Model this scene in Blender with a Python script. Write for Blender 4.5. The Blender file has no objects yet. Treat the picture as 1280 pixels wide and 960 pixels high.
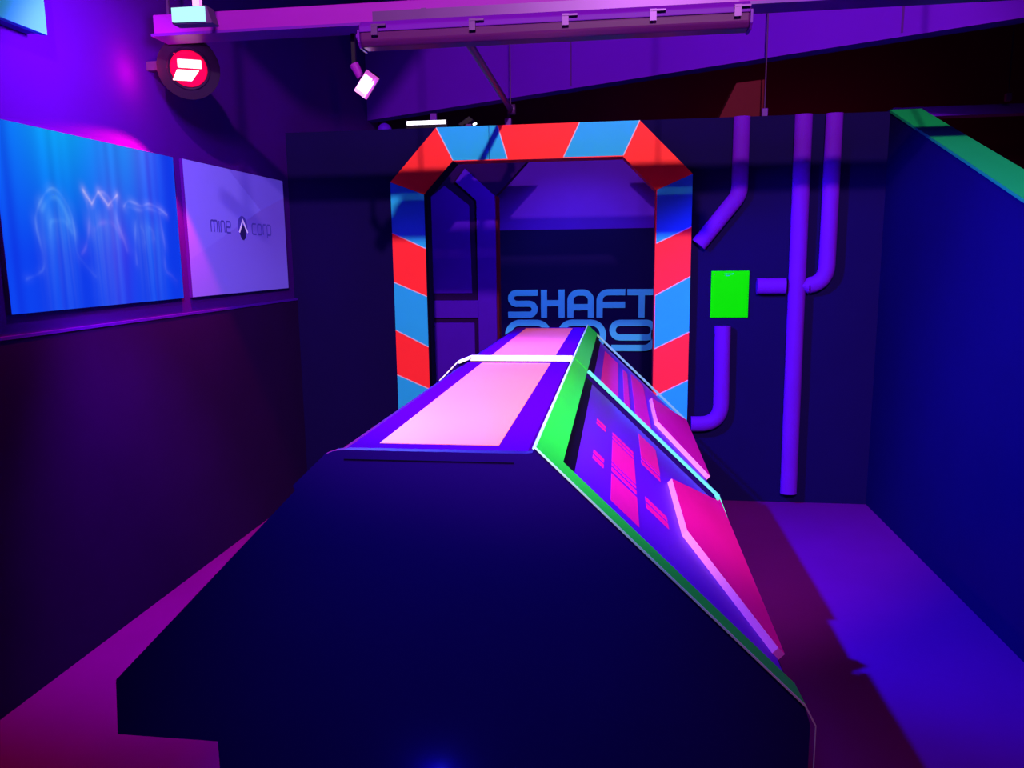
import bpy, bmesh, math, random
from mathutils import Vector, Matrix
random.seed(7)
C = bpy.context.scene.collection
SC = bpy.context.scene

# ------------------------------------------------------------------ camera
cam_d = bpy.data.cameras.new('camera'); cam = bpy.data.objects.new('camera', cam_d); C.objects.link(cam)
F_PX = 975.0
cam_d.sensor_width = 36.0; cam_d.lens = F_PX * 36.0 / 1280.0; cam_d.clip_start = 0.05; cam_d.clip_end = 60
yaw, pitch, roll = [math.radians(a) for a in (7.74, 9.21, -0.725)]
fw = Vector((-math.sin(yaw) * math.cos(pitch), math.cos(yaw) * math.cos(pitch), -math.sin(pitch)))
rt = Vector((math.cos(yaw), math.sin(yaw), 0)); up = rt.cross(fw)
rt2 = math.cos(roll) * rt + math.sin(roll) * up; up2 = -math.sin(roll) * rt + math.cos(roll) * up
m = Matrix((rt2, up2, -fw)).transposed().to_4x4(); m.translation = (0, 0, 1.6)
cam.matrix_world = m
SC.camera = cam

# ------------------------------------------------------------------ world, exposure
w = bpy.data.worlds.new('world'); SC.world = w; w.use_nodes = True
w.node_tree.nodes['Background'].inputs[0].default_value = (0.10, 0.012, 0.42, 1)
w.node_tree.nodes['Background'].inputs[1].default_value = 0.02
SC.view_settings.view_transform = 'Standard'; SC.view_settings.look = 'None'
SC.view_settings.exposure = 0.0; SC.view_settings.gamma = 1.0; SC.view_settings.use_curve_mapping = False

# ------------------------------------------------------------------ room lights (venue lamps out of the frame, and added fills)
def light(name, kind, loc, aim, power, col, size=0.05, angle=60, blend=0.3):
    d = bpy.data.lights.new(name, kind); d.energy = power; d.color = col
    if kind == 'SPOT':
        d.spot_size = math.radians(angle); d.spot_blend = blend; d.shadow_soft_size = size
    elif kind == 'AREA':
        d.size = size
    else:
        d.shadow_soft_size = size
    o = bpy.data.objects.new(name, d); C.objects.link(o); o.location = loc
    o.rotation_euler = (Vector(aim) - Vector(loc)).to_track_quat('-Z', 'Y').to_euler()
    return o
# blacklight projector high behind the visitor, throwing over the beam on to the back wall
light('blacklight_spot', 'SPOT', (0.28, -1.6, 4.08), (-0.33, 5.0, 1.75), 2300, (0.85, 0.74, 0.46), 0.07, 50, 0.35)
# softer violet fill added beside it, to lift the shadows on the arch
light('violet_fill', 'SPOT', (0.3, -1.4, 3.7), (-0.3, 5.0, 2.0), 430, (0.66, 0.03, 1.0), 0.35, 52, 0.6)
# lamp straight above the near module
light('console_downlight', 'SPOT', (-0.45, 2.28, 3.0), (-0.41, 2.28, 1.2), 175, (0.56, 0.42, 1.0), 0.10, 44, 1.0)
# red lamp on the right, outside the frame
light('red_floor_lamp', 'SPOT', (1.1, 0.4, 3.2), (0.74, 2.35, 0.0), 85, (1.0, 0.005, 0.02), 0.1, 36, 1.0)
light('red_wash', 'POINT', (1.2, 0.5, 3.3), (0.8, 2.7, 0.0), 38, (1.0, 0.005, 0.03), 0.2)
# unseen blue fill added for the gradient on the module front and rim
light('cheek_fill', 'SPOT', (-0.30, 1.12, 2.4), (-0.35, 1.62, 1.1), 150, (0.15, 0.24, 1.0), 0.2, 62, 1.0)
# unseen fill added behind the arch top to brighten the far lettering
light('passage_fill', 'SPOT', (-0.35, 5.62, 2.34), (-0.33, 7.2, 1.25), 95, (0.42, 0.62, 1.0), 0.06, 75, 0.8)
# added fills: violet for the relief frame, red for the dark hall
light('passage_violet_fill', 'SPOT', (-0.55, 5.30, 2.28), (-1.2, 6.2, 1.5), 26, (0.32, 0.005, 1.0), 0.05, 110, 0.8)
light('hall_red_fill', 'POINT', (1.25, 6.5, 1.7), (0, 0, 0), 22, (1.0, 0.01, 0.09), 0.1)

# ------------------------------------------------------------------ materials
def nn(nt, t, **kw):
    n = nt.nodes.new(t)
    for k, v in kw.items(): setattr(n, k, v)
    return n
def mat(name, col, rough=0.6, var=0.12, scale=9.0, spec=0.3, bump=0.0, metal=0.0, emit=None, strength=0.0, stretch=(1, 1, 1), alpha=1.0):
    m = bpy.data.materials.new(name); m.use_nodes = True; nt = m.node_tree
    b = nt.nodes['Principled BSDF']
    tc = nn(nt, 'ShaderNodeTexCoord'); mp = nn(nt, 'ShaderNodeMapping'); mp.inputs['Scale'].default_value = stretch
    nt.links.new(tc.outputs['Object'], mp.inputs['Vector'])
    no = nn(nt, 'ShaderNodeTexNoise'); no.inputs['Scale'].default_value = scale; no.inputs['Detail'].default_value = 5
    nt.links.new(mp.outputs['Vector'], no.inputs['Vector'])
    mx = nn(nt, 'ShaderNodeMix', data_type='RGBA')
    c2 = [max(0.0, c * (1 - var)) for c in col]; c1 = [min(1.0, c * (1 + var)) for c in col]
    mx.inputs['A'].default_value = (*c2, 1); mx.inputs['B'].default_value = (*c1, 1)
    nt.links.new(no.outputs['Fac'], mx.inputs['Factor']); nt.links.new(mx.outputs['Result'], b.inputs['Base Color'])
    b.inputs['Roughness'].default_value = rough; b.inputs['Specular IOR Level'].default_value = spec; b.inputs['Metallic'].default_value = metal
    if bump:
        bp = nn(nt, 'ShaderNodeBump'); bp.inputs['Strength'].default_value = bump; bp.inputs['Distance'].default_value = 0.003
        n2 = nn(nt, 'ShaderNodeTexNoise'); n2.inputs['Scale'].default_value = scale * 9
        nt.links.new(tc.outputs['Object'], n2.inputs['Vector'])
        nt.links.new(n2.outputs['Fac'], bp.inputs['Height']); nt.links.new(bp.outputs['Normal'], b.inputs['Normal'])
    if emit:
        b.inputs['Emission Color'].default_value = (*emit, 1); b.inputs['Emission Strength'].default_value = strength
    return m
M = dict(
    floor=mat('painted_floor', (0.105, 0.0015, 0.205), 0.55, 0.10, 3, 0.05, 0.2),
    wall=mat('navy_wall_paint', (0.004, 0.0003, 0.060), 0.75, 0.10, 3, 0.0375, 0.15),
    wall_low=mat('dark_wall_boarding', (0.016, 0.001, 0.075), 0.8, 0.15, 3, 0.025, 0.15),
    wall_up=mat('upper_wall_paint', (0.042, 0.0008, 0.25), 0.8, 0.08, 3, 0.025, 0.1),
    dark=mat('dark_hall_paint', (0.06, 0.004, 0.07), 0.85, 0.2, 2, 0.0125),
    bulk=mat('bulkhead_paint', (0.085, 0.002, 0.55), 0.8, 0.06, 2, 0.025),
    ceil=mat('ceiling_paint', (0.06, 0.006, 0.22), 0.9, 0.1, 2, 0.0125),
    navy=mat('navy_module_paint', (0.014, 0.0006, 0.15), 0.5, 0.08, 4, 0.0625, 0.08),
    purple=mat('violet_module_board', (0.058, 0.0004, 0.26), 0.85, 0.05, 3, 0.0),
    panelp=mat('violet_printed_board', (0.10, 0.002, 0.75), 0.4, 0.06, 3, 0.075),
    black=mat('black_filler', (0.004, 0.001, 0.02), 0.6, 0.1, 5, 0.025),
    pink=mat('fluorescent_pink_print', (0.97, 0.20, 0.15), 0.4, 0.03, 3, 0.3),
    magenta=mat('magenta_print', (0.75, 0.004, 0.40), 0.45, 0.06, 14, 0.0625),
    slab=mat('magenta_raised_panel', (0.82, 0.004, 0.40), 0.45, 0.10, 9, 0.0625, stretch=(1, .25, 1)),
    slab_edge=mat('pale_lit_edge', (0.92, 0.25, 0.75), 0.5, 0.05, 8, 0.05),  # paler than the slab: the front light is put into its edge colour
    green=mat('fluorescent_green_sheet', (0.02, 0.80, 0.05), 0.4, 0.05, 5, 0.075),
    green_edge=mat('green_sheet_edge', (0.55, 0.95, 0.80), 0.5, 0.04, 6, 0.05),
    green2=mat('green_wall_coping', (0.006, 0.28, 0.12), 0.5, 0.06, 6, 0.05),
    mint=mat('mint_sheet_edge', (0.14, 0.85, 0.80), 0.5, 0.04, 6, 0.05),
    white=mat('white_sheet_edge', (0.92, 0.90, 0.95), 0.5, 0.03, 6, 0.05),
    red=mat('fluorescent_red_panel', (0.95, 0.022, 0.045), 0.5, 0.04, 4, 0.05),
    blue=mat('fluorescent_blue_panel', (0.018, 0.34, 0.98), 0.5, 0.04, 4, 0.05),
    seam=mat('panel_joint_line', (0.55, 0.45, 0.85), 0.6, 0.05, 5, 0.025),
    pipe=mat('violet_pipe_paint', (0.10, 0.003, 0.50), 0.6, 0.08, 6, 0.025),
    frame=mat('violet_relief_paint', (0.055, 0.001, 0.50), 0.6, 0.08, 6, 0.05),
    letters=mat('blue_lettering', (0.05, 0.36, 0.95), 0.5, 0.05, 4, 0.05),
    lime=mat('lime_sign_board', (0.0, 0.97, 0.0), 0.4, 0.01, 4, 0.05),
    teal=mat('teal_print', (0.02, 0.45, 0.35), 0.5, 0.01, 4, 0.05),
    trunk=mat('white_trunking', (0.17, 0.003, 0.34), 0.5, 0.06, 5, 0.075),
    plastic=mat('white_fitting_plastic', (0.08, 0.002, 0.30), 0.4, 0.06, 5, 0.1),
    diffuser=mat('smoky_diffuser', (0.055, 0.004, 0.10), 0.3, 0.15, 30, 0.25, stretch=(.1, 1, 1)),
    metal=mat('painted_steel', (0.07, 0.015, 0.16), 0.4, 0.1, 8, 0.1, metal=0.3),
    housing=mat('black_lamp_housing', (0.008, 0.003, 0.02), 0.4, 0.1, 8, 0.1),
    lens_red=mat('red_lens', (0.5, 0.0, 0.03), 0.2, 0.1, 8, 0.5, emit=(1, 0.0, 0.06), strength=0.45),
    rim_grey=mat('grey_green_edge', (0.20, 0.50, 0.36), 0.5, 0.05, 6, 0.05),
    led_red=mat('red_lamp_tube', (1, 0.7, 0.6), 0.3, 0.0, 8, 0.075, emit=(1.0, 0.42, 0.22), strength=2.2),
    led_pink=mat('violet_lamp_glass', (1, 0.6, 1), 0.3, 0.0, 8, 0.075, emit=(1.0, 0.62, 1.0), strength=3.0),
    rim_pink=mat('glowing_lamp_pink', (0.9, 0.4, 0.8), 0.3, 0.1, 8, 0.5, emit=(0.9, 0.12, 0.75), strength=0.7),
    led_cyan=mat('cyan_white_lamp_glass', (0.05, 0.1, 0.12), 0.3, 0.0, 8, 0.075, emit=(0.42, 0.92, 1.0), strength=1.0),
    led_white=mat('white_led_strip', (0.9, 0.9, 1), 0.3, 0.0, 8, 0.075, emit=(0.85, 0.85, 1.0), strength=1.6),
    led_blue=mat('blue_added_led', (0.05, 0.05, 1), 0.3, 0.0, 8, 0.075, emit=(0.02, 0.03, 1.0), strength=2.0),
    board=mat('pale_wall_board', (0.04, 0.60, 0.95), 0.5, 0.06, 3, 0.05),
    redbox=mat('dark_red_box', (0.07, 0.002, 0.02), 0.7, 0.1, 4, 0.05),
)

# ------------------------------------------------------------------ mesh helpers
class MB:
    def __init__(s): s.v = []; s.f = []
    def add(s, vs, fs):
        n = len(s.v); s.v += [tuple(v) for v in vs]; s.f += [tuple(i + n for i in f) for f in fs]; return s
    def prism(s, pts, ex):
        ex = Vector(ex); n = len(pts); a = [Vector(p) for p in pts]; b = [p + ex for p in a]
        return s.add(a + b, [tuple(range(n))[::-1], tuple(range(n, 2 * n))] + [(i, (i + 1) % n, (i + 1) % n + n, i + n) for i in range(n)])
    def box(s, x0, x1, y0, y1, z0, z1):
        return s.prism([(x0, y0, z0), (x1, y0, z0), (x1, y1, z0), (x0, y1, z0)], (0, 0, z1 - z0))
    def tube(s, path, r, n=16, flat=1.0, flat_axis=None):
        path = [Vector(p) for p in path]; rings = []; ref = None
        for i, p in enumerate(path):
            t = ((path[i] - path[i - 1]).normalized() if i else Vector()) + ((path[i + 1] - path[i]).normalized() if i < len(path) - 1 else Vector())
            t.normalize()
            if ref is None:
                ref = t.orthogonal().normalized()
            ref = (ref - t * ref.dot(t)).normalized(); bi = t.cross(ref); rad = r[i] if isinstance(r, (list, tuple)) else r
            ring = []
            for k in range(n):
                a = 2 * math.pi * k / n; o = (ref * math.cos(a) + bi * math.sin(a)) * rad
                if flat_axis is not None: o[flat_axis] *= flat
                ring.append(p + o)
            rings.append(ring)
        vs = [v for ring in rings for v in ring]; fs = []
        for i in range(len(rings) - 1):
            for k in range(n):
                fs.append((i * n + k, i * n + (k + 1) % n, (i + 1) * n + (k + 1) % n, (i + 1) * n + k))
        fs += [tuple(range(n))[::-1], tuple(range(len(vs) - n, len(vs)))]
        return s.add(vs, fs)
    def build(s, name, m, parent=None, smooth=False, bevel=0.0):
        me = bpy.data.meshes.new(name); me.from_pydata(s.v, [], s.f)
        bm = bmesh.new(); bm.from_mesh(me); bmesh.ops.recalc_face_normals(bm, faces=bm.faces); bm.to_mesh(me); bm.free()
        o = bpy.data.objects.new(name, me); C.objects.link(o); me.materials.append(M[m] if isinstance(m, str) else m)
        if parent:
            o.parent = parent; o.matrix_parent_inverse = Matrix.Translation(parent.location).inverted()
        if smooth:
            me.shade_smooth()
            if hasattr(me, 'set_sharp_from_angle'): me.set_sharp_from_angle(angle=math.radians(40))
        if bevel:
            b = o.modifiers.new('edge', 'BEVEL'); b.width = bevel; b.segments = 2; b.limit_method = 'ANGLE'
        return o
def box(name, m, parent, *a, bevel=0.0): return MB().box(*a).build(name, m, parent, bevel=bevel)
def thing(name, loc, label, cat, group=None):
    o = bpy.data.objects.new(name, None); o.empty_display_size = 0.05; C.objects.link(o); o.location = loc
    return tag(o, label, cat, group)
def tag(o, label, cat, group=None):
    o['label'] = label; o['category'] = cat
    if group: o['group'] = group
    return o
def struct(o, label=None):
    o['kind'] = 'structure'
    if label: o['label'] = label
    return o
def part_label(o, l): o['label'] = l; return o
def arc(cx, cz, r, a0, a1, n=8):
    return [(cx + r * math.cos(math.radians(a0 + (a1 - a0) * i / n)), cz + r * math.sin(math.radians(a0 + (a1 - a0) * i / n))) for i in range(n + 1)]
def ribbon(mb, pts, wd, y0, y1, closed=False):
    """a stroke of width wd along the 2D (x, z) polyline, from y0 (front) to y1"""
    P = [Vector(p) for p in pts]; n = len(P); L = []; R = []
    for i in range(n):
        a = P[i - 1] if (i > 0 or closed) else None; b = P[(i + 1) % n] if (i < n - 1 or closed) else None
        d1 = (P[i] - a).normalized() if a is not None else None; d2 = (b - P[i]).normalized() if b is not None else None
        if d1 is None: d1 = d2
        if d2 is None: d2 = d1
        n1 = Vector((-d1.y, d1.x)); n2 = Vector((-d2.y, d2.x)); mt = (n1 + n2).normalized(); k = max(0.35, mt.dot(n1))
        L.append(P[i] + mt * wd / 2 / k); R.append(P[i] - mt * wd / 2 / k)
    vs = [(p.x, y0, p.y) for p in L] + [(p.x, y0, p.y) for p in R] + [(p.x, y1, p.y) for p in L] + [(p.x, y1, p.y) for p in R]
    fs = []
    for i in range(n if closed else n - 1):
        j = (i + 1) % n
        fs += [(i, j, n + j, n + i), (2 * n + i, 2 * n + j, 3 * n + j, 3 * n + i), (i, j, 2 * n + j, 2 * n + i), (n + i, n + j, 3 * n + j, 3 * n + i)]
    if not closed:
        fs += [(0, n, 3 * n, 2 * n), (n - 1, 2 * n - 1, 4 * n - 1, 3 * n - 1)]
    mb.add(vs, fs)

# ------------------------------------------------------------------ the setting
XL, XR, YB = -2.161, 1.60, 5.10
TOP = 2.43
struct(box('floor', 'floor', None, -2.5, 3.6, -2.2, 7.6, -0.12, 0.0))
struct(box('ceiling', 'ceil', None, -2.5, 3.6, -2.2, 7.6, 4.3, 4.42))
wl = struct(box('wall_left', 'wall_up', None, -2.42, -2.182, -2.2, 7.6, 1.34, 4.3))
low = box('lower_boarding', 'wall_low', wl, -2.42, XL, -2.2, YB, 0.0, 1.336)
part_label(low, 'dark lower boarding with a ledge on top')
box('ledge_cap', 'frame', wl, -2.42, XL + 0.004, -2.2, YB, 1.332, 1.343)
# back partition: one board each side of the archway, and one above it
wb = MB()
wb.box(-2.42, -1.235, YB, YB + 0.1, 0, TOP); wb.box(0.235, XR + 0.2, YB, YB + 0.1, 0, TOP); wb.box(-1.235, 0.235, YB, YB + 0.1, 2.215, TOP)
wb.prism([(-1.235, YB, 2.01), (-1.235, YB, 2.215), (-1.04, YB, 2.215)], (0, 0.1, 0))
wb.prism([(0.235, YB, 2.01), (0.235, YB, 2.215), (0.03, YB, 2.215)], (0, 0.1, 0))
struct(wb.build('wall_back', 'wall'))
# right partition with a sloping top under a green coping
sl = 0.378
zr = lambda y: max(1.15, 2.44 - sl * (5.1 - y))
prof = [(XR, 5.1, 0), (XR, 5.1, 2.425), (XR, 1.73, 2.425 - sl * 3.37), (XR, -2.2, 2.425 - sl * 3.37), (XR, -2.2, 0)]
wr = struct(MB().prism(prof, (0.17, 0, 0)).build('wall_right', 'wall'))
cp = [(XR - 0.004, 5.1, 2.425), (XR - 0.004, 1.73, 2.425 - sl * 3.37), (XR - 0.004, 1.73, 2.44 - sl * 3.37), (XR - 0.004, 5.1, 2.44)]
part_label(MB().prism(cp, (0.178, 0, 0)).build('coping', 'green2', wr), 'green sloping coping')
# hall beyond
wf = struct(box('wall_far', 'dark', None, -2.5, 3.6, 7.2, 7.35, 0, 4.3))
part_label(box('upper_panel', 'frame', wf, -2.1, 0.6, 7.17, 7.199, 1.845, 2.62), 'violet upper wall panel')
part_label(box('lower_panel', 'wall', wf, -2.1, 0.6, 7.165, 7.199, 0.0, 1.845), 'navy lower wall panel')
A = Vector((-2.5, 7.05, 0)); B = Vector((3.6, 3.83, 0)); dd = (B - A).normalized(); nrm = Vector((-dd.y, dd.x, 0))
bk = struct(MB().prism([(*A.xy, 2.80), (*B.xy, 2.80), (*B.xy, 4.3), (*A.xy, 4.3)], nrm * 0.12).build('trim_1', 'bulk'), 'violet bulkhead board under the ceiling')
for t in (2.43, 4.6):
    p = A + dd * t - nrm * 0.004
    MB().prism([(*p.xy, 2.82), (*(p + dd * 0.012).xy, 2.82), (*(p + dd * 0.012).xy, 4.3), (*p.xy, 4.3)], nrm * 0.003).build('board_joint', 'ceil', bk)
struct(box('trim_2', 'bulk', None, 1.9, 3.6, 6.0, 6.12, 2.535, 2.60), 'violet rail in the hall behind the right partition')
struct(MB().prism([(x, 1.9, z) for x, z in [(-2.42, 4.3), (0.0, 4.3), (-0.63, 3.66), (-0.95, 3.36), (-2.42, 3.36)]], (0, 0.25, 0)).build('trim_3', 'ceil'), 'unseen ceiling board added to shade the bulkhead')  # added out of view; its slanted edge shades the left of the bulkhead
# inner partition behind the archway: painted relief frame and panels
Y2 = 6.2
wi = MB()
wi.prism([(-2.2, Y2, 0), (-0.95, Y2, 0), (-0.95, Y2, 2.08), (-0.62, Y2, 2.42), (-2.2, Y2, 2.42)], (0, 0.1, 0))
wi.prism([(0.48, Y2, 0), (1.7, Y2, 0), (1.7, Y2, 2.42), (0.12, Y2, 2.42), (0.48, Y2, 2.08)], (0, 0.1, 0))
inn = struct(wi.build('wall_inner', 'wall_low'), 'dark inner partition with raised violet frame and panels')
fr = MB()
fr.prism([(x, Y2 - 0.03, z) for x, z in [(-1.105, 0.02), (-0.955, 0.02), (-0.955, 2.075), (-1.19, 2.29), (-1.27, 2.19), (-1.105, 2.045)]], (0, 0.03, 0))
fr.prism([(x, Y2 - 0.03, z) for x, z in [(-1.50, 1.125), (-1.106, 1.125), (-1.106, 1.265), (-1.50, 1.265)]], (0, 0.03, 0))
fr.build('relief_frame', 'frame', inn, bevel=0.004)
MB().prism([(x, Y2 - 0.012, z) for x, z in [(-1.475, 1.32), (-1.155, 1.32), (-1.165, 2.01), (-1.36, 2.165), (-1.475, 2.08)]], (0, 0.012, 0)).build('relief_panel', 'frame', inn, bevel=0.005)
MB().prism([(x, Y2 - 0.012, z) for x, z in [(-1.475, 0.04), (-1.14, 0.04), (-1.14, 1.085), (-1.475, 1.085)]], (0, 0.012, 0)).build('relief_panel', 'frame', inn, bevel=0.005)
box('jamb_edge', 'redbox', inn, -0.956, -0.938, Y2 - 0.01, Y2 + 0.1, 0.0, 2.075)

# lettering SHAFT 009 on the far wall
sg = thing('wall_lettering', (-0.33, 7.165, 0.744), 'large blue block lettering SHAFT 009 on the dark wall seen through the archway', 'lettering')
SW = 0.056; YF = 7.153; YK = 7.165
def glyph(strokes, nm='letter'):
    mb = MB()
    for st in strokes:
        closed = st[0] == 'c'
        ribbon(mb, st[1:] if closed else st, SW, YF, YK, closed)
    return mb.build(nm, 'letters', sg)
def S_(x0, x1, z0, z1, mir=False):
    h = SW / 2; zm = (z0 + z1) / 2; r = (z1 - z0 - SW) / 4
    return [(x1, z1 - h)] + arc(x0 + h + r, z1 - h - r, r, 90, 270, 10) + arc(x1 - h - r, zm - r, r, 90, -90, 10) + [(x0, z0 + h)]
def rrect(x0, x1, z0, z1, r):
    h = SW / 2; x0 += h; x1 -= h; z0 += h; z1 -= h
    return ['c'] + arc(x0 + r, z0 + r, r, 180, 270) + arc(x1 - r, z0 + r, r, 270, 360) + arc(x1 - r, z1 - r, r, 0, 90) + arc(x0 + r, z1 - r, r, 90, 180)
z0, z1 = 1.050, 1.306; zm = 1.192; h = SW / 2
glyph([S_(-1.0, -0.725, z0, z1)])
glyph([[(-0.695 + h, z0), (-0.695 + h, z1)], [(-0.478 - h, z0), (-0.478 - h, z1)], [(-0.695 + SW, zm - 0.01), (-0.478 - SW, zm - 0.01)]])
glyph([[(-0.453 + h, z0)] + arc(-0.453 + h + 0.075, z1 - h - 0.075, 0.075, 180, 90) + arc(-0.21 - h - 0.075, z1 - h - 0.075, 0.075, 90, 0) + [(-0.21 - h, z0)], [(-0.453 + SW, 1.145), (-0.21 - SW, 1.145)]])
glyph([[(-0.188 + h, z0)] + arc(-0.188 + h + 0.075, z1 - h - 0.075, 0.075, 180, 90) + [(0.07, z1 - h)], [(-0.188 + SW, 1.165), (0.07, 1.165)]])
glyph([[(0.088, z1 - h), (0.352, z1 - h)], [(0.217, z0), (0.217, z1 - SW)]])
z0, z1 = 0.744, 1.031
glyph([rrect(-1.03, -0.60, z0, z1, 0.11)], 'digit'); glyph([rrect(-0.545, -0.10, z0, z1, 0.11)], 'digit')
x0, x1 = -0.072, 0.362; zmid = 0.868
glyph([['c'] + arc(x0 + h + 0.068, zmid + 0.0665, 0.0665, 270, 90) + arc(x1 - h - 0.068, zmid + 0.0665, 0.0665, 90, -90),
       [(x1 - h, zmid + 0.066), (x1 - h, zmid + 0.02)] + arc(x1 - h - 0.09, z0 + h + 0.09, 0.09, 0, -90) + [(x0 + 0.02, z0 + h)]], 'digit')

# ------------------------------------------------------------------ striped archway frame
ar = thing('striped_arch', (-0.50, 5.06, 0), 'red and blue striped octagonal archway frame around the doorway', 'archway')
YA = 5.04
Lo = [2.09, 1.768, 1.448, 1.133, 0.831, 0.51, 0.19]; Li = [2.008, 1.665, 1.353, 1.02, 0.735, 0.41, 0.09]
xo, xi = -1.463, -1.242; xo2, xi2 = 0.452, 0.237
def panel(pts, m):
    return MB().prism([(x, YA, z) for x, z in pts], (0, 0.058, 0)).build('panel', m, ar)
def joint(p, q, wd=0.006):
    mb = MB(); ribbon(mb, [p, q], wd, YA - 0.0015, YA + 0.01); return mb.build('joint_line', 'seam', ar)
for k in range(7):
    b0, b1 = (Lo[k + 1], Li[k + 1]) if k < 6 else (0.0, 0.0)
    c = 'blue' if k % 2 == 0 else 'red'
    panel([(xo, Lo[k]), (xi, Li[k]), (xi, b1), (xo, b0)], c)
    Ro = [2.094, 1.776, 1.468, 1.12, 0.81, 0.49, 0.17, 0.0]; Ri = [2.003, 1.676, 1.351, 1.012, 0.70, 0.38, 0.06, 0.0]
    panel([(xo2, Ro[k]), (xo2, Ro[k + 1]), (xi2, Ri[k + 1]), (xi2, Ri[k])], c)
    if k:
        joint((xo, Lo[k]), (xi, Li[k])); joint((xo2, Ro[k]), (xi2, Ri[k]))
To = [-1.150, -0.757, -0.242, 0.126]; Ti = [-1.046, -0.696, -0.342, 0.028]; zo, zi = 2.421, 2.215
panel([(xo, Lo[0]), (To[0], zo), (Ti[0], zi), (xi, Li[0])], 'red'); panel([(xo2, 2.094), (To[3], zo), (Ti[3], zi), (xi2, 2.003)], 'red')
panel([(To[0], zo), (-0.814, zo), (-0.814, zi), (Ti[0], zi)], 'blue'); panel([(-0.810, zo), (To[1], zo), (Ti[1], zi), (-0.810, zi)], 'blue')
panel([(To[1], zo), (To[2], zo), (Ti[2], zi), (Ti[1], zi)], 'red'); panel([(To[2], zo), (To[3], zo), (Ti[3], zi), (Ti[2], zi)], 'blue')
for k in range(4): joint((To[k], zo), (Ti[k], zi))
path = [(xi2, 0.0), (xi2, 2.003), (Ti[3], zi), (Ti[0], zi), (xi, Li[0]), (xi, 0.0)]
def lining(seg, m, label):
    ins = MB()
    for a, b in zip(seg[:-1], seg[1:]):
        d = (Vector(b) - Vector(a)).normalized(); nv = Vector((-d.y, d.x)) * 0.006
        ins.prism([(a[0], YA - 0.001, a[1]), (b[0], YA - 0.001, b[1]), (b[0] + nv.x, YA - 0.001, b[1] + nv.y), (a[0] + nv.x, YA - 0.001, a[1] + nv.y)], (0, 0.161, 0))
    part_label(ins.build('reveal_lining', m, ar), label)
lining(path[:4], 'red', 'red lining inside the opening'); lining(path[3:], 'black', 'black lining inside the opening')

# ------------------------------------------------------------------ pipes on the back wall
def pipe(path, label, r=0.05, caps=True):
    """path of (x, z) with rounded corners given as (x, z, radius)"""
    pts = []
    P = path
    for i, p in enumerate(P):
        if len(p) == 3 and 0 < i < len(P) - 1:
            a = Vector(P[i - 1][:2]); b = Vector(p[:2]); c = Vector(P[i + 1][:2]); d1 = (a - b).normalized(); d2 = (c - b).normalized()
            s, e = b + d1 * p[2], b + d2 * p[2]
            for k in range(9):
                t = k / 8; q = s * (1 - t) ** 2 + b * 2 * t * (1 - t) + e * t * t; pts.append((q.x, q.y))
        else: pts.append(p[:2])
    o = MB().tube([(x, YB - 0.035, z) for x, z in pts], r, 20, 0.66, 1).build('wall_pipe', 'pipe', None, smooth=True)
    return tag(o, label, 'pipe', 'pipes on the back wall')
pipe([(0.738, 2.425), (0.738, 1.965, 0.05), (0.50, 1.665)], 'short violet pipe bending towards the archway top, nearest the arch')
pipe([(1.098, 2.425), (1.108, 0.07)], 'tall straight violet pipe running almost to the floor', 0.052)
pipe([(1.275, 2.425), (1.275, 1.405, 0.13), (1.170, 1.405)], 'violet pipe dropping to an elbow behind the tall pipe, farthest from the arch', 0.05)
pipe([(0.862, 1.405), (1.035, 1.405)], 'short horizontal violet pipe stub beside the lime green sign', 0.05)
pipe([(0.662, 1.155), (0.668, 0.52, 0.14), (0.48, 0.52)], 'violet pipe hooking down under the lime green sign', 0.05)

# lime sign
ls = thing('lime_sign', (0.70, YB, 1.205), 'blank lime green rectangular sign on the back wall among pipes', 'sign')
box('board', 'lime', ls, 0.586, 0.818, YB - 0.012, YB, 1.207, 1.500, bevel=0.002)
box('mark', 'teal', ls, 0.665, 0.722, YB - 0.0135, YB - 0.012, 1.478, 1.484); box('mark', 'teal', ls, 0.672, 0.70, YB - 0.0135, YB - 0.012, 1.468, 1.473)
MB().tube([(0.604, YB - 0.014, 1.478), (0.604, YB - 0.010, 1.478)], 0.004, 10).build('screw', 'metal', ls)

# ------------------------------------------------------------------ wall screens
def screen_mat(name, k_emit, base):
    m = bpy.data.materials.new(name); m.use_nodes = True; nt = m.node_tree; b = nt.nodes['Principled BSDF']
    at = nn(nt, 'ShaderNodeAttribute'); at.attribute_name = 'print'
    nt.links.new(at.outputs['Color'], b.inputs['Emission Color']); b.inputs['Emission Strength'].default_value = k_emit
    mx = nn(nt, 'ShaderNodeMix', data_type='RGBA', blend_type='MULTIPLY'); mx.inputs['Factor'].default_value = 1; mx.inputs['B'].default_value = (base, base, base, 1)
    nt.links.new(at.outputs['Color'], mx.inputs['A']); nt.links.new(mx.outputs['Result'], b.inputs['Base Color']); b.inputs['Roughness'].default_value = 0.5
    b.inputs['Specular IOR Level'].default_value = 0.0
    return m
def picture(name, m, parent, y0, y1, z0, z1, x, fn, nu, nv):
    vs = []; cols = []
    for j in range(nv + 1):
        for i in range(nu + 1):
            y = y0 + (y1 - y0) * i / nu; z = z0 + (z1 - z0) * j / nv
            vs.append((x, y, z)); cols += [*fn(y, z), 1.0]
    W = nu + 1
    fs = [(j * W + i, j * W + i + 1, (j + 1) * W + i + 1, (j + 1) * W + i) for j in range(nv) for i in range(nu)]
    me = bpy.data.meshes.new(name); me.from_pydata(vs, [], fs)
    at = me.color_attributes.new('print', 'FLOAT_COLOR', 'POINT'); at.data.foreach_set('color', cols)
    o = bpy.data.objects.new(name, me); C.objects.link(o); me.materials.append(m)
    o.parent = parent; o.matrix_parent_inverse = Matrix.Translation(parent.location).inverted()
    return o
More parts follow.
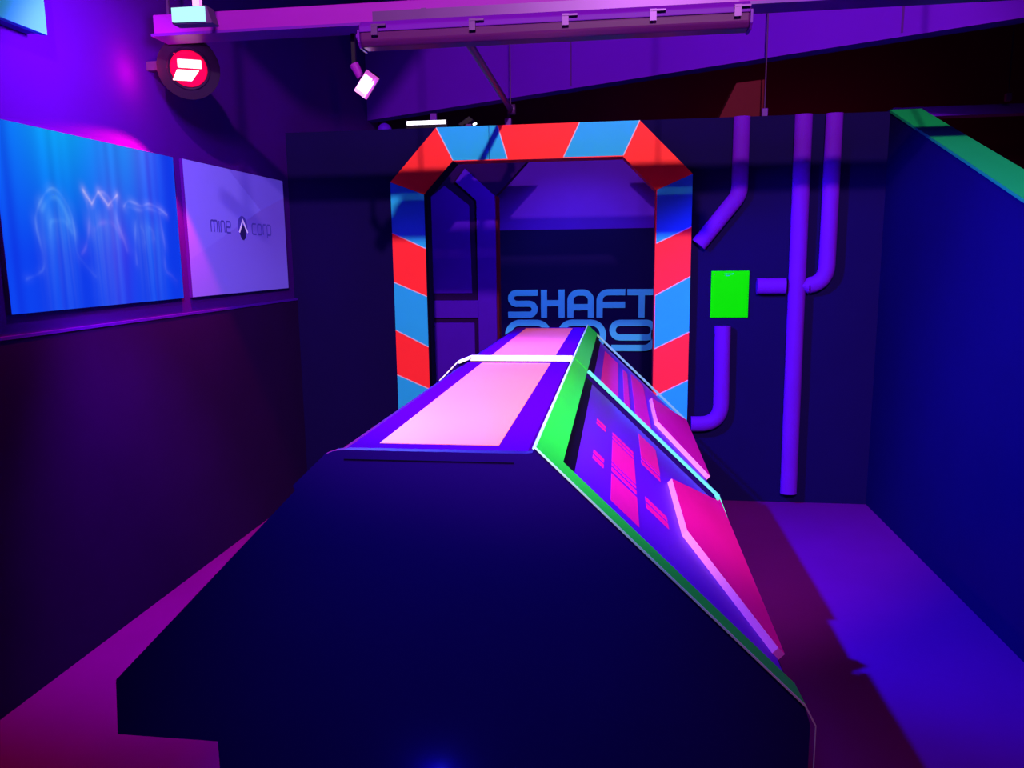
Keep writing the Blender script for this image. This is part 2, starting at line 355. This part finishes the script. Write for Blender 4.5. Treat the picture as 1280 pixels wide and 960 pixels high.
def smooth_line(pts, n=5):
    out = []
    for i in range(len(pts) - 1):
        p0 = pts[max(0, i - 1)]; p1 = pts[i]; p2 = pts[i + 1]; p3 = pts[min(len(pts) - 1, i + 2)]
        for k in range(n):
            t = k / n
            out.append(tuple(0.5 * (2 * p1[a] + (p2[a] - p0[a]) * t + (2 * p0[a] - 5 * p1[a] + 4 * p2[a] - p3[a]) * t * t + (3 * p1[a] - p0[a] - 3 * p2[a] + p3[a]) * t ** 3) for a in (0, 1)))
    return out + [pts[-1]]
def dist(p, line):
    best = 9
    for (ax, ay), (bx, by) in zip(line[:-1], line[1:]):
        dx, dy = bx - ax, by - ay; l2 = dx * dx + dy * dy + 1e-12
        t = max(0, min(1, ((p[0] - ax) * dx + (p[1] - ay) * dy) / l2)); d = math.hypot(p[0] - ax - t * dx, p[1] - ay - t * dy)
        if d < best: best = d
    return best
FIG = [  # line, colour, gain, width
    (smooth_line([(2.644, 1.544), (2.741, 1.588), (2.722, 1.728), (2.732, 1.793), (2.796, 1.871), (2.852, 1.88), (2.913, 1.812), (2.93, 1.735), (2.932, 1.646), (2.983, 1.585), (3.032, 1.543)]), (0.16, 0.26, 0.20), 0.7, 0.010),
    (smooth_line([(2.76, 1.80), (2.80, 1.84), (2.85, 1.85), (2.89, 1.80), (2.905, 1.76)]), (0.10, 0.28, 0.22), 0.5, 0.018),
    (smooth_line([(2.79, 1.70), (2.80, 1.755), (2.84, 1.765), (2.88, 1.76), (2.915, 1.72)]), (0.10, 0.25, 0.22), 0.5, 0.016),
    ([(3.006, 1.893), (3.053, 1.841), (3.101, 1.895), (3.159, 1.842), (3.225, 1.889)], (0.55, 0.38, 0.12), 1.0, 0.008),
    (smooth_line([(3.10, 1.89), (3.14, 1.893), (3.175, 1.87), (3.185, 1.845)]), (0.40, 0.25, 0.2), 0.6, 0.012),
    (smooth_line([(3.006, 1.893), (3.029, 1.789), (2.997, 1.677), (2.96, 1.636)]), (0.20, 0.14, 0.16), 0.7, 0.014),
    (smooth_line([(3.225, 1.889), (3.21, 1.787), (3.249, 1.691), (3.262, 1.65)]), (0.20, 0.16, 0.18), 0.7, 0.014),
    (smooth_line([(3.06, 1.74), (3.10, 1.765), (3.16, 1.77), (3.20, 1.745), (3.225, 1.71)]), (0.22, 0.08, 0.14), 0.6, 0.02),
    (smooth_line([(3.27, 1.845), (3.30, 1.868), (3.348, 1.865), (3.40, 1.855), (3.463, 1.867), (3.54, 1.85), (3.60, 1.825)]), (0.24, 0.22, 0.22), 0.9, 0.010),
    (smooth_line([(3.30, 1.845), (3.38, 1.835), (3.46, 1.845), (3.55, 1.83)]), (0.16, 0.18, 0.22), 0.6, 0.014),
    (smooth_line([(3.345, 1.782), (3.33, 1.70), (3.326, 1.592)]), (0.14, 0.18, 0.2), 0.7, 0.012),
    (smooth_line([(3.38, 1.76), (3.40, 1.73), (3.405, 1.69)]), (0.15, 0.22, 0.2), 0.6, 0.014),
    (smooth_line([(3.45, 1.76), (3.475, 1.74), (3.48, 1.71)]), (0.15, 0.22, 0.2), 0.5, 0.014),
    (smooth_line([(3.538, 1.825), (3.559, 1.685), (3.553, 1.566), (3.60, 1.535), (3.644, 1.505)]), (0.16, 0.15, 0.2), 0.7, 0.012),
]
BODY = [(2.83, 0.10, 1.86), (3.12, 0.10, 1.86), (3.44, 0.11, 1.84)]
def pic1(y, z):
    u = (y - 2.55) / 1.146; v = (z - 1.42) / 0.687
    top = max(0, v - 0.30) / 0.70
    beam = math.exp(-((u - 0.30) / 0.22) ** 2) * 0.9 + math.exp(-((u - 0.66) / 0.14) ** 2) * 0.45
    st = 0.5 + 0.5 * math.sin(u * 61 + 2.1 * math.sin(u * 23)) * math.sin(u * 17 + 1)
    g = 0.04 + 0.30 * beam * top ** 1.3 + 0.05 * st * (0.4 + top)
    r = 0.004 + 0.035 * math.exp(-((u - 0.56) / 0.10) ** 2) * (0.4 + 0.6 * math.exp(-((v - 0.45) / 0.3) ** 2)) + 0.04 * math.exp(-((u - 0.78) / 0.1) ** 2) * top
    b = 0.80 + 0.18 * st * (0.5 + 0.5 * top)
    fine = 0.5 + 0.5 * math.sin(u * 190 + 3 * math.sin(u * 41 + v * 2)) * math.sin(u * 83 + 2)
    for cx, wd, tp in BODY:
        e = math.exp(-((y - cx) / wd) ** 4) * max(0, min(1, (tp - z) / 0.10))
        fade = 0.35 + 0.65 * max(0, min(1, (z - 1.45) / 0.25))
        g += 0.05 * e * fade * (0.4 + 0.6 * st + 0.6 * fine); r += 0.022 * e * fade * (0.5 + fine)
    for ln, c, gain, wd in FIG:
        ys = [p[0] for p in ln]; zs = [p[1] for p in ln]
        if min(ys) - 0.1 < y < max(ys) + 0.1 and min(zs) - 0.1 < z < max(zs) + 0.1:
            d = dist((y, z), ln); k = 0.8 * gain * (0.6 * math.exp(-(d / (0.55 * wd)) ** 2) + 0.25 * math.exp(-(d / (2.2 * wd)) ** 2)) * (0.65 + 0.35 * math.sin(y * 61 + z * 43)) * (0.35 + 0.65 * max(0, min(1, (z - 1.52) / 0.25)))
            r += c[0] * k; g += c[1] * k; b += c[2] * k * 0.5
    return (r, g, min(b, 1.2))
def pic2(y, z):
    # pale facets: one wedge from the top edge, and a darker fold below the diagonal
    s1 = z > 2.085 + (y - 4.29) * (1.904 - 2.085) / (4.627 - 4.29)
    dg = 1.904 + (y - 4.627) * ((1.994 - 1.904) / (4.949 - 4.627) if y > 4.627 else (1.904 - 1.651) / (4.627 - 3.90))
    f = max(0, min(1, (y - 3.9) / 0.9))
    c = [0.125 - 0.02 * f, 0.085 - 0.02 * f, 0.72 - 0.10 * f]
    if z < dg: k = 0.94 - 0.14 * f * max(0, min(1, (z - 1.5) / 0.35)); c = [c[0] * (k + 0.06 * f), c[1] * k * k, c[2] * k]
    elif s1: c = [c[0] * 0.85, c[1] * 0.75, c[2] * 0.88]
    return tuple(c)
XS = -2.164
t1 = thing('wall_screen', (-2.19, 3.125, 1.42), 'bright blue wall screen showing three ghostly glowing figures', 'screen', 'screens on the left wall')
box('casing', 'wall_up', t1, -2.181, XS - 0.001, 2.552, 3.694, 1.418, 2.106)
picture('display', screen_mat('blue_screen_picture', 1.0, 0.004), t1, 2.553, 3.693, 1.419, 2.105, XS, pic1, 190, 110)
t2 = thing('wall_screen', (-2.19, 4.37, 1.42), 'pale lavender wall screen with the mine corp lettering and round logo', 'screen', 'screens on the left wall')
box('casing', 'wall_up', t2, -2.181, XS - 0.001, 3.777, 4.972, 1.418, 2.110)
picture('display', screen_mat('lavender_screen_picture', 0.62, 0.9), t2, 3.778, 4.971, 1.419, 2.109, XS, pic2, 150, 90)
M['print'] = mat('dark_blue_print', (0.02, 0.01, 0.22), 0.6, 0.02, 5, 0.1, emit=(0.06, 0.03, 0.50), strength=0.5)
M['printdk'] = mat('navy_logo_print', (0.01, 0.005, 0.08), 0.6, 0.02, 5, 0.1, emit=(0.01, 0.005, 0.10), strength=0.5)
M['printlt'] = mat('pale_logo_print', (0.6, 0.5, 0.9), 0.6, 0.02, 5, 0.1, emit=(0.30, 0.25, 0.8), strength=0.6)
def wall_ribbon(pts, wd, mname, nm, dx=0.001, closed=False):
    mb = MB(); ribbon(mb, pts, wd, 0, 0.0008, closed)
    mb.v = [(XS + dx + v[1], v[0], v[2]) for v in mb.v]      # turn the (x, z) glyph on to the left wall
    return mb.build(nm, mname, t2)
zb, zx, lw = 1.757, 1.818, 0.009
def glyphs(x, segs, w_): 
    for sgm in segs: wall_ribbon([(x + a * w_, zb + b * (zx - zb)) for a, b in sgm], lw, 'print', 'letter_stroke')
def rnd(pts, r=0.22):
    out = []
    for i, p in enumerate(pts):
        if 0 < i < len(pts) - 1:
            a, b, c = Vector(pts[i - 1]), Vector(p), Vector(pts[i + 1]); s = b + (a - b).normalized() * r; e = b + (c - b).normalized() * r
            for k in range(5):
                t = k / 4; q = s * (1 - t) ** 2 + b * 2 * t * (1 - t) + e * t * t; out.append((q.x, q.y))
        else: out.append(p)
    return out
glyphs(4.012, [rnd([(0, 0), (0, 1), (.5, 1), (.5, 0)], .18), rnd([(.5, .8), (.5, 1), (1, 1), (1, 0)], .14)], 0.066)
glyphs(4.100, [[(0, 0), (0, 1)]], 0.05)
glyphs(4.118, [rnd([(0, 0), (0, 1), (1, 1), (1, 0)], .3)], 0.042)
glyphs(4.180, [rnd([(1, 0), (0, 0), (0, 1), (1, 1), (1, .5), (.1, .5)], .22)], 0.048)
glyphs(4.492, [rnd([(1, 1), (0, 1), (0, 0), (1, 0)], .3)], 0.052)
glyphs(4.566, [rnd([(.5, 1), (0, 1), (0, 0), (1, 0), (1, 1), (.45, 1)], .25)], 0.052)
glyphs(4.640, [rnd([(0, 0), (0, 1), (1, 1)], .3)], 0.036)
glyphs(4.695, [rnd([(0, -.28), (0, 1), (1, 1), (1, 0), (0, 0)], .25)], 0.052)
def disc(cy, cz, ry, rz, mname, nm, dx, a0=0, a1=360):
    pts = [(XS + dx, cy + ry * math.cos(math.radians(a)), cz + rz * math.sin(math.radians(a))) for a in [a0 + (a1 - a0) * i / 32 for i in range(32)]]
    return MB().prism(pts, (0.0008, 0, 0)).build(nm, mname, t2)
disc(4.372, 1.797, 0.058, 0.060, 'print', 'logo_disc', 0.001)
disc(4.370, 1.762, 0.036, 0.042, 'printdk', 'logo_drop', 0.003)
wall_ribbon([(4.322, 1.762), (4.372, 1.832), (4.424, 1.762)], 0.012, 'printlt', 'logo_arrow', 0.005)

# pale board high on the left wall
pb = thing('wall_board', (-2.19, 2.2, 2.46), 'pale cyan-lit board fixed high on the left wall above the blue screen', 'board')
box('face_board', 'board', pb, -2.125, -2.10, 1.4, 2.802, 2.434, 3.3)
box('backing_frame', 'frame', pb, -2.181, -2.125, 1.42, 2.795, 2.440, 3.28)

# ------------------------------------------------------------------ game console modules
XA, XB_, ZT = -0.605, -0.168, 1.190
P0 = Vector((-0.168, 0, 1.203)); P1 = Vector((0.407, 0, 0.649)); e = (P1 - P0).normalized(); nS = Vector((-e.z, 0, e.x)); LS = (P1 - P0).length
def SP(y, s, off): p = P0 + e * s + nS * off; return (p.x, y, p.z)
def slope_box(mb, y0, y1, s0, s1, o0, o1):
    return mb.prism([SP(y0, s0, o0), SP(y1, s0, o0), SP(y1, s1, o0), SP(y0, s1, o0)], nS * (o1 - o0))
REC = -0.032
def module(y0, near):
    y1 = y0 + (1.478 if near else 1.5)
    lab = 'near console module with a violet top and a broad pink stripe, closest to the viewer' if near else 'far console module with coral pink stripe, between the white rib and the archway'
    t = thing('game_console', (-0.39, y0 + 0.75, 0), lab, 'console', 'console modules')
    c0 = P0 + nS * (REC - 0.014); c1 = P0 + e * LS + nS * (REC - 0.014)
    prof = [(-1.2, 0.46), (-1.191, 0.606), (-0.727, 1.076), (-0.640, 1.160), (-0.600, ZT - 0.012), (-0.18, ZT - 0.012), (c0.x, c0.z), (c1.x, c1.z), (0.405, 0.606), (0.405, 0.46)]
    MB().prism([(x, y0 + 0.022, z) for x, z in prof], (0, y1 - y0 - 0.024, 0)).build('carcass', 'navy', t)
    box('plinth', 'navy', t, -0.941, 0.155, y0 + 0.02, y1 - 0.02, 0.0, 0.46)
    # end cheek
    pe = [(-0.941, 0.0), (-0.941, 0.4625), (-1.201, 0.462), (-1.191, 0.606), (-0.709, 1.093), (-0.714, 1.104), (-0.636, 1.177), (-0.612, 1.186), (-0.590, 1.1885), (-0.190, 1.1885), (-0.176, 1.1905)]
    q = P0 - nS * 0.004; q1 = P0 + e * LS - nS * 0.004
    pe += [(q.x, q.z), (q1.x, q1.z), (0.417, 0.606), (0.417, 0.462), (0.155, 0.462), (0.155, 0.0)]
    MB().prism([(x, y0, z) for x, z in pe], (0, 0.022, 0)).build('end_cheek', 'navy', t)
    if near: box('cheek_seam', 'black', t, -0.592, -0.215, y0 - 0.001, y0 + 0.003, 1.166, 1.1685)
    # violet top
    MB().prism([(x, y0 + 0.0225, z) for x, z in [(-0.607, 1.172), (-0.590, 1.1885), (-0.188, 1.1885), (-0.178, 1.178), (-0.60, 1.166)]], (0, y1 - y0 - (0.055 if near else 0.0235), 0)).build('top_board', 'purple', t)  # near board stops short: bare navy stands for the rib's shadow stripe
    o = box('pink_stripe', 'pink', t, -0.530, -0.257, y0 + (0.066 if near else 0.06), y1 - (0.055 if near else 0.06), 1.1885, 1.1898)
    # green sheet frame on the slope
    g = MB(); slope_box(g, y0 + 0.001, y1 - 0.001, 0.0, 0.073, -0.004, 0.0)
    part_label(g.build('green_band', 'green', t), 'broad fluorescent green band along the ridge')
    g = MB().prism([SP(y0, 0, 0.0005), SP(y1, 0, 0.0005), SP(y1, 0, -0.008), SP(y0, 0, -0.008)], -e * 0.004); g.build('band_edge', 'green_edge', t)
    if near:
        g = MB().prism([SP(y0, 0.073, 0.0), SP(y0 + 0.075, 0.073, 0.0), SP(y0 + 0.075, LS - 0.012, 0.0), SP(y0, LS, 0.0)], -nS * 0.004)
        part_label(g.build('end_rim', 'green', t), 'narrow green rim down the front end')
        g = MB(); slope_box(g, y0 - 0.003, y0, 0.0, LS, -0.0035, 0.0005)
        g.prism([(0.407, y0 - 0.003, 0.649), (0.429, y0 - 0.003, 0.606), (0.425, y0 - 0.003, 0.606), (0.404, y0 - 0.003, 0.647)], (0, 0.003, 0))
        g.prism([(0.429, y0 - 0.003, 0.606), (0.429, y0 - 0.003, 0.462), (0.427, y0 - 0.003, 0.462), (0.427, y0 - 0.003, 0.606)], (0, 0.003, 0))
        g.build('rim_edge', 'green_edge', t)
    else:
        # protruding rib where the modules meet: white over the top, mint down the slope
        g = MB(); g.box(-0.588, -0.176, y0 - 0.018, y0 + 0.012, 1.189, 1.209)
        for (ax, az), (bx, bz) in (((-0.588, 1.209), (-0.640, 1.188)), ((-0.640, 1.188), (-0.72, 1.108))):
            d = (Vector((bx, bz)) - Vector((ax, az))).normalized(); nv = Vector((d.y, -d.x)) * (0.012 if bx > -0.65 else 0.005)
            if nv.y > 0: nv = -nv
            g.prism([(ax, y0 - 0.018, az), (bx, y0 - 0.018, bz), (bx + nv.x, y0 - 0.018, bz + nv.y), (ax + nv.x, y0 - 0.018, az + nv.y)], (0, 0.03, 0))
        part_label(g.build('end_rib', 'white', t), 'white rib over the joint')
        g = MB(); slope_box(g, y0 - 0.010, y0 + 0.004, 0.076, LS, -0.008, 0.005)
        g.prism([SP(y0 - 0.014, LS, 0.006), (0.446, y0 - 0.014, 0.560), (0.436, y0 - 0.014, 0.560), SP(y0 - 0.014, LS - 0.012, -0.01)], (0, 0.016, 0))
        part_label(g.build('slope_rib', 'mint', t), 'mint green rib down the slope')
    if not near:
        g = MB(); slope_box(g, y1 - 0.005, y1 - 0.001, 0.073, LS, -0.012, 0.0)
        g.prism([SP(y1 - 0.005, LS, 0.0), (0.440, y1 - 0.005, 0.565), (0.434, y1 - 0.005, 0.565), SP(y1 - 0.005, LS - 0.006, -0.006)], (0, 0.004, 0))
        g.build('far_rim', 'rim_grey', t)
    # black filler, printed board
    g = MB(); slope_box(g, y0 + 0.023, y1 - 0.013, 0.073, 0.120, REC - 0.013, REC + 0.012); g.build('filler_strip', 'black', t)
    g = MB(); slope_box(g, y0 + 0.024, y1 - (0.040 if near else 0.03), 0.121, LS - 0.004, REC - 0.012, REC + 0.012)
    bd = g.build('printed_board', 'panelp', t)
    TOPB = REC + 0.012
    if near:
        bars = [(2.452, 2.482, .165, .205), (2.498, 2.53, .165, .205), (2.02, 2.056, .167, .207), (2.076, 2.113, .167, .207),
                (2.512, 2.542, .236, .331), (2.460, 2.492, .236, .331), (2.172, 2.440, .236, .331), (2.130, 2.155, .236, .331), (2.072, 2.108, .236, .331), (1.812, 2.045, .236, .331),
                (2.600, 2.935, .368, .458), (2.562, 2.586, .368, .455), (2.492, 2.536, .366, .452), (2.036, 2.080, .366, .450), (2.098, 2.135, .366, .450)]
    else:
        bars = [(3.30, 4.36, .160, .262), (3.22, 4.31, .297, .332), (3.30, 4.44, .362, .458)]
    for a, b, s0, s1 in bars:
        g = MB(); slope_box(g, a, b, s0, s1, TOPB, TOPB + 0.001); g.build('printed_bar', 'magenta', bd)
    ya = y0 - 1.6
    if near: pts = [(2.58, .492), (2.10, .506), (1.822, .778), (1.822, .800), (3.05, .800), (2.985, .780)]
    else: pts = [(4.09, .488), (3.50, .49), (3.375, .785), (3.375, .800), (4.56, .800), (4.53, .770)]
    mb = MB().prism([SP(y, s, 0.0) for y, s in pts], -nS * 0.022)
    sb = mb.build('raised_panel', 'slab_edge', t); me = sb.data; me.materials.append(M['slab'])
    for f in me.polygons:
        if abs(f.normal.dot(nS)) > 0.95: f.material_index = 1
    return t
near = module(1.6, True)
far = module(3.1, False)
MB().tube([(-0.40, 1.601, 0.410), (-0.40, 1.594, 0.410), (-0.40, 1.592, 0.410)], [0.006, 0.006, 0.003], 14).build('added_led', 'led_blue', near, smooth=True)  # LED and point light added to make the blue glow low on the cheek
light('added_blue_glow', 'POINT', (-0.40, 1.570, 0.408), (0, 0, 0), 0.22, (0.03, 0.05, 1.0), 0.01)

# ------------------------------------------------------------------ overhead trunking, fittings
tk = thing('lighting_trunking', (0.2, 3.35, 2.555), 'long pale trunking rail hung across the room under the ceiling', 'rail')
MB().box(-1.975, 2.9, 3.30, 3.40, 2.560, 2.640).build('rail_body', 'trunk', tk, bevel=0.004)
MB().box(-1.98, 2.9, 3.285, 3.415, 2.549, 2.560).build('flange', 'plastic', tk)
for x in (-1.93, -0.866, 0.25, 1.35, 2.4):
    box('hanger', 'metal', tk, x - 0.005, x + 0.005, 3.345, 3.355, 2.64, 4.3)
fx = thing('batten_light', (-0.26, 3.13, 2.41), 'long unlit weatherproof batten light fitting hanging under the trunking', 'light fitting')
def yz_prism(mb, x0, x1, prof): return mb.prism([(x0, y, z) for y, z in prof], (x1 - x0, 0, 0))
yz_prism(MB(), -0.995, 0.468, [(3.07, 2.462), (3.19, 2.462), (3.185, 2.485), (3.165, 2.506), (3.095, 2.506), (3.075, 2.485)]).build('tray', 'plastic', fx, bevel=0.004)
yz_prism(MB(), -0.992, 0.465, [(3.073, 2.462), (3.187, 2.462), (3.182, 2.430), (3.165, 2.413), (3.095, 2.413), (3.078, 2.430)]).build('diffuser', 'diffuser', fx, bevel=0.006)
for x in (-1.0, 0.466): yz_prism(MB(), x, x + 0.008, [(3.066, 2.47), (3.194, 2.47), (3.19, 2.425), (3.168, 2.408), (3.092, 2.408), (3.07, 2.425)]).build('end_cap', 'plastic', fx)
MB().tube([(-1.022, 3.13, 2.462), (-0.995, 3.13, 2.462)], 0.012, 12).build('cable_gland', 'plastic', fx)
for x in (-0.93, -0.55, -0.20, 0.12, 0.42):
    box('latch', 'metal', fx, x - 0.012, x + 0.012, 3.058, 3.073, 2.446, 2.486); box('latch_lever', 'metal', fx, x - 0.01, x + 0.045, 3.056, 3.066, 2.478, 2.484)
box('shadow_gap_filler', 'metal', fx, -0.95, 0.43, 3.11, 3.28, 2.507, 2.546)  # added to close the light gap between rail and batten shadows
for x in (-0.75, 0.2): box('hook', 'metal', fx, x - 0.01, x + 0.01, 3.12, 3.28, 2.506, 2.552)
# brace from the trunking to the back partition
br = thing('brace_tube', (-0.67, 4.2, 2.5), 'slanting steel brace tube from the trunking to the arch top', 'brace')
MB().tube([(-0.655, 3.35, 2.535), (-0.683, 5.15, 2.53)], 0.018, 14).build('tube', 'metal', br, smooth=True)
MB().tube([(-0.70, 5.14, 2.53), (-0.655, 5.14, 2.53)], 0.032, 14).build('clamp', 'metal', br, smooth=True)
MB().tube([(-0.70, 5.15, 2.53), (-0.70, 5.15, TOP)], 0.006, 8).build('drop_rod', 'metal', br)
box('foot', 'plastic', br, -0.722, -0.682, 5.12, 5.18, TOP, TOP + 0.045)

# flood lamp with the cyan-white glass, left end of the trunking
fl = thing('flood_lamp', (-1.50, 2.77, 2.46), 'small flood lamp with glaring cyan-white glass hung before the trunking end', 'lamp', 'stage lamps')
MB().prism([(-1.574, 2.752, 2.440), (-1.452, 2.752, 2.438), (-1.452, 2.752, 2.487), (-1.574, 2.752, 2.487)], (0, 0.010, 0)).build('glass', 'led_cyan', fl)
MB().prism([(-1.579, 2.762, 2.435), (-1.428, 2.762, 2.433), (-1.447, 2.762, 2.492), (-1.579, 2.762, 2.492)], (0.0, 0.05, 0.0)).build('housing', 'metal', fl)
box('bracket', 'rim_pink', fl, -1.505, -1.479, 2.775, 2.795, 2.492, 2.60)  # bracket glows pink: the lamp's light on it is put into the material
box('drop_rod', 'metal', fl, -1.501, -1.483, 2.777, 2.793, 2.60, 4.3)
light('flood_lamp_light', 'SPOT', (-1.60, 2.79, 2.46), (-2.12, 3.10, 2.18), 62, (0.85, 0.11, 1.0), 0.05, 112, 0.45)
light('flood_lamp_spill', 'SPOT', (-1.52, 2.74, 2.43), (-1.78, 3.25, 0.0), 320, (0.75, 0.005, 1.0), 0.03, 58, 1.0)

# red stage lamp on the left wall
RL = Vector((-1.955, 3.53, 2.475)); rd = Vector((0.42, -0.80, -0.34)).normalized()
rl = thing('red_stage_lamp', RL, 'round black stage lamp glowing red, fixed to the left wall above the screens', 'lamp', 'stage lamps')
q = rd.to_track_quat('Y', 'Z').to_matrix()
def rot(mb): mb.v = [tuple(RL + q @ Vector(v)) for v in mb.v]; return mb
rot(MB().tube([(0, -0.16, 0), (0, -0.14, 0), (0, 0.02, 0)], [0.07, 0.125, 0.135], 28)).build('housing', 'housing', rl, smooth=True)
rot(MB().tube([(0, 0.02, 0), (0, 0.026, 0)], [0.080, 0.076], 28)).build('lens', 'lens_red', rl, smooth=True)
rot(MB().box(-0.056, 0.046, 0.026, 0.034, 0.004, 0.042)).build('lamp_tube', 'led_red', rl, bevel=0.008)
rot(MB().prism([(-0.045, 0.026, -0.004), (0.050, 0.026, -0.004), (0.072, 0.026, -0.052), (-0.010, 0.026, -0.052)], (0, 0.008, 0))).build('lamp_tube', 'led_red', rl, bevel=0.006)
rot(MB().tube([(0.088 * math.cos(a), 0.022, 0.088 * math.sin(a)) for a in [math.pi * 2 * i / 32 for i in range(33)]], 0.005, 8)).build('lens_ring', 'housing', rl, smooth=True)
for k in range(9):
    x = -0.04 + 0.012 * k
    rot(MB().tube([(x, 0.024, 0.062), (x, 0.030, 0.062)], 0.0035, 8)).build('led_bead', 'lens_red', rl)
box('wall_bracket', 'metal', rl, -2.181, -2.08, 3.56, 3.60, 2.48, 2.52)
light('red_lamp_light', 'SPOT', RL + Vector((0.02, 0.02, -0.16)), RL + Vector((0.14, -0.36, -1.06)), 200, (1.0, 0.0, 0.10), 0.02, 118, 0.15)
light('red_lamp_glow', 'POINT', (-2.09, 3.40, 2.44), (0, 0, 0), 3.5, (1.0, 0.0, 0.12), 0.02)  # extra point light added for the red glow on the wall

# violet key lamp under the trunking
kl = thing('violet_stage_lamp', (-1.07, 3.37, 2.34), 'tilted square stage lamp with dazzling violet-white glass, left of the batten light', 'lamp', 'stage lamps')
ka, kb, kc, kd = Vector((-1.058, 3.35, 2.392)), Vector((-1.012, 3.35, 2.358)), Vector((-1.072, 3.35, 2.274)), Vector((-1.118, 3.35, 2.309))
kn = Vector((0, 0.03, 0))
MB().prism([ka, kb, kc, kd], kn).build('reflector', 'rim_pink', kl, bevel=0.003)
cc = (ka + kb + kc + kd) / 4 + Vector((-0.012, -0.004, 0.004))
MB().prism([cc + (p - cc) * 0.66 for p in (ka, kb, kc, kd)], (0, 0.005, 0)).build('glass', 'led_pink', kl)
MB().prism([p + Vector((0, 0.03, 0)) for p in (ka, kb, kc, kd)], (-0.01, 0.05, 0.015)).build('housing', 'housing', kl)
MB().tube([(-1.10, 3.40, 2.37), (-1.128, 3.40, 2.425)], [0.016, 0.020], 12).build('knuckle', 'trunk', kl)
box('stem', 'housing', kl, -1.135, -1.119, 3.392, 3.408, 2.42, 2.549)
light('violet_lamp_light', 'SPOT', (-1.06, 3.32, 2.325), (0.55, 2.6, 0.6), 480, (0.07, 0.14, 1.0), 0.03, 104, 0.6)
light('violet_lamp_throw', 'SPOT', (-1.05, 3.33, 2.325), (1.6, 4.4, 0.35), 860, (0.04, 0.03, 1.0), 0.03, 74, 0.5)

# small fittings standing on the back partition
led = thing('led_bar', (-1.235, 5.15, TOP), 'slim white-glowing bar lamp lying on the partition top behind the arch', 'lamp', 'lamps on the back partition')
box('housing', 'housing', led, -1.37, -1.10, 5.135, 5.17, TOP, TOP + 0.05); box('glass', 'led_white', led, -1.364, -1.107, 5.128, 5.135, TOP + 0.026, TOP + 0.05)
box('bracket', 'plastic', led, -1.21, -1.17, 5.14, 5.16, TOP + 0.05, TOP + 0.095)
sp = thing('spot_head', (-1.52, 5.15, TOP), 'small domed lamp head standing on the partition left of the bar lamp', 'lamp', 'lamps on the back partition')
MB().tube([(-1.52, 5.15, TOP + a) for a in (0, 0.018, 0.034, 0.044, 0.048)], [0.048, 0.044, 0.033, 0.018, 0.004], 18).build('dome', 'frame', sp, smooth=True)
box('foot', 'housing', sp, -1.56, -1.48, 5.12, 5.18, TOP - 0.004, TOP + 0.005)
cm = thing('tilted_lamp_head', (-0.97, 5.15, TOP), 'small tilted lamp head on the arch top right of the bar lamp', 'lamp', 'lamps on the back partition')
MB().prism([(-1.03, 5.13, TOP + 0.02), (-0.955, 5.13, TOP + 0.07), (-0.925, 5.13, TOP + 0.045), (-0.99, 5.13, TOP)], (0, 0.05, 0)).build('housing', 'housing', cm, bevel=0.004)
MB().tube([(-0.925, 5.125, TOP + 0.012), (-0.905, 5.12, TOP + 0.022)], 0.008, 10).build('lens', 'led_white', cm)
box('foot', 'metal', cm, -0.99, -0.94, 5.13, 5.17, TOP - 0.002, TOP + 0.02)
# hanging cables with small boxes
def cable(x, y, zt, zb_, label):
    t = thing('hanging_cable', (x, y, zb_), label, 'cable', 'cables hanging in the hall')
    MB().tube([(x, y, zt), (x, y, zb_ + 0.05)], 0.004, 8).build('cord', 'metal', t)
    MB().box(x - 0.018, x + 0.018, y - 0.018, y + 0.018, zb_, zb_ + 0.05).build('end_box', 'plastic', t, bevel=0.004)
cable(0.882, 5.14, 4.3, TOP, 'thin hanging cable with a small box beside the dark red casing')
cable(2.60, 5.9, 4.3, 2.60, 'thin hanging cable ending at the violet rail behind the right partition')
cable(-0.70, 5.25, 4.3, 2.53, 'thin hanging cable beside the brace tube clamp behind the arch')
# dark red casing seen over the partition
cs = MB().prism([(0.60, 5.45, 0), (0.93, 5.45, 0), (0.93, 5.45, 2.715), (0.752, 5.45, 2.70), (0.655, 5.45, 2.50), (0.60, 5.45, 2.38)], (0, 0.3, 0)).build('ventilation_casing', 'redbox', None, bevel=0.006)
tag(cs, 'dark red casing rising behind the back partition above the lime sign', 'casing')
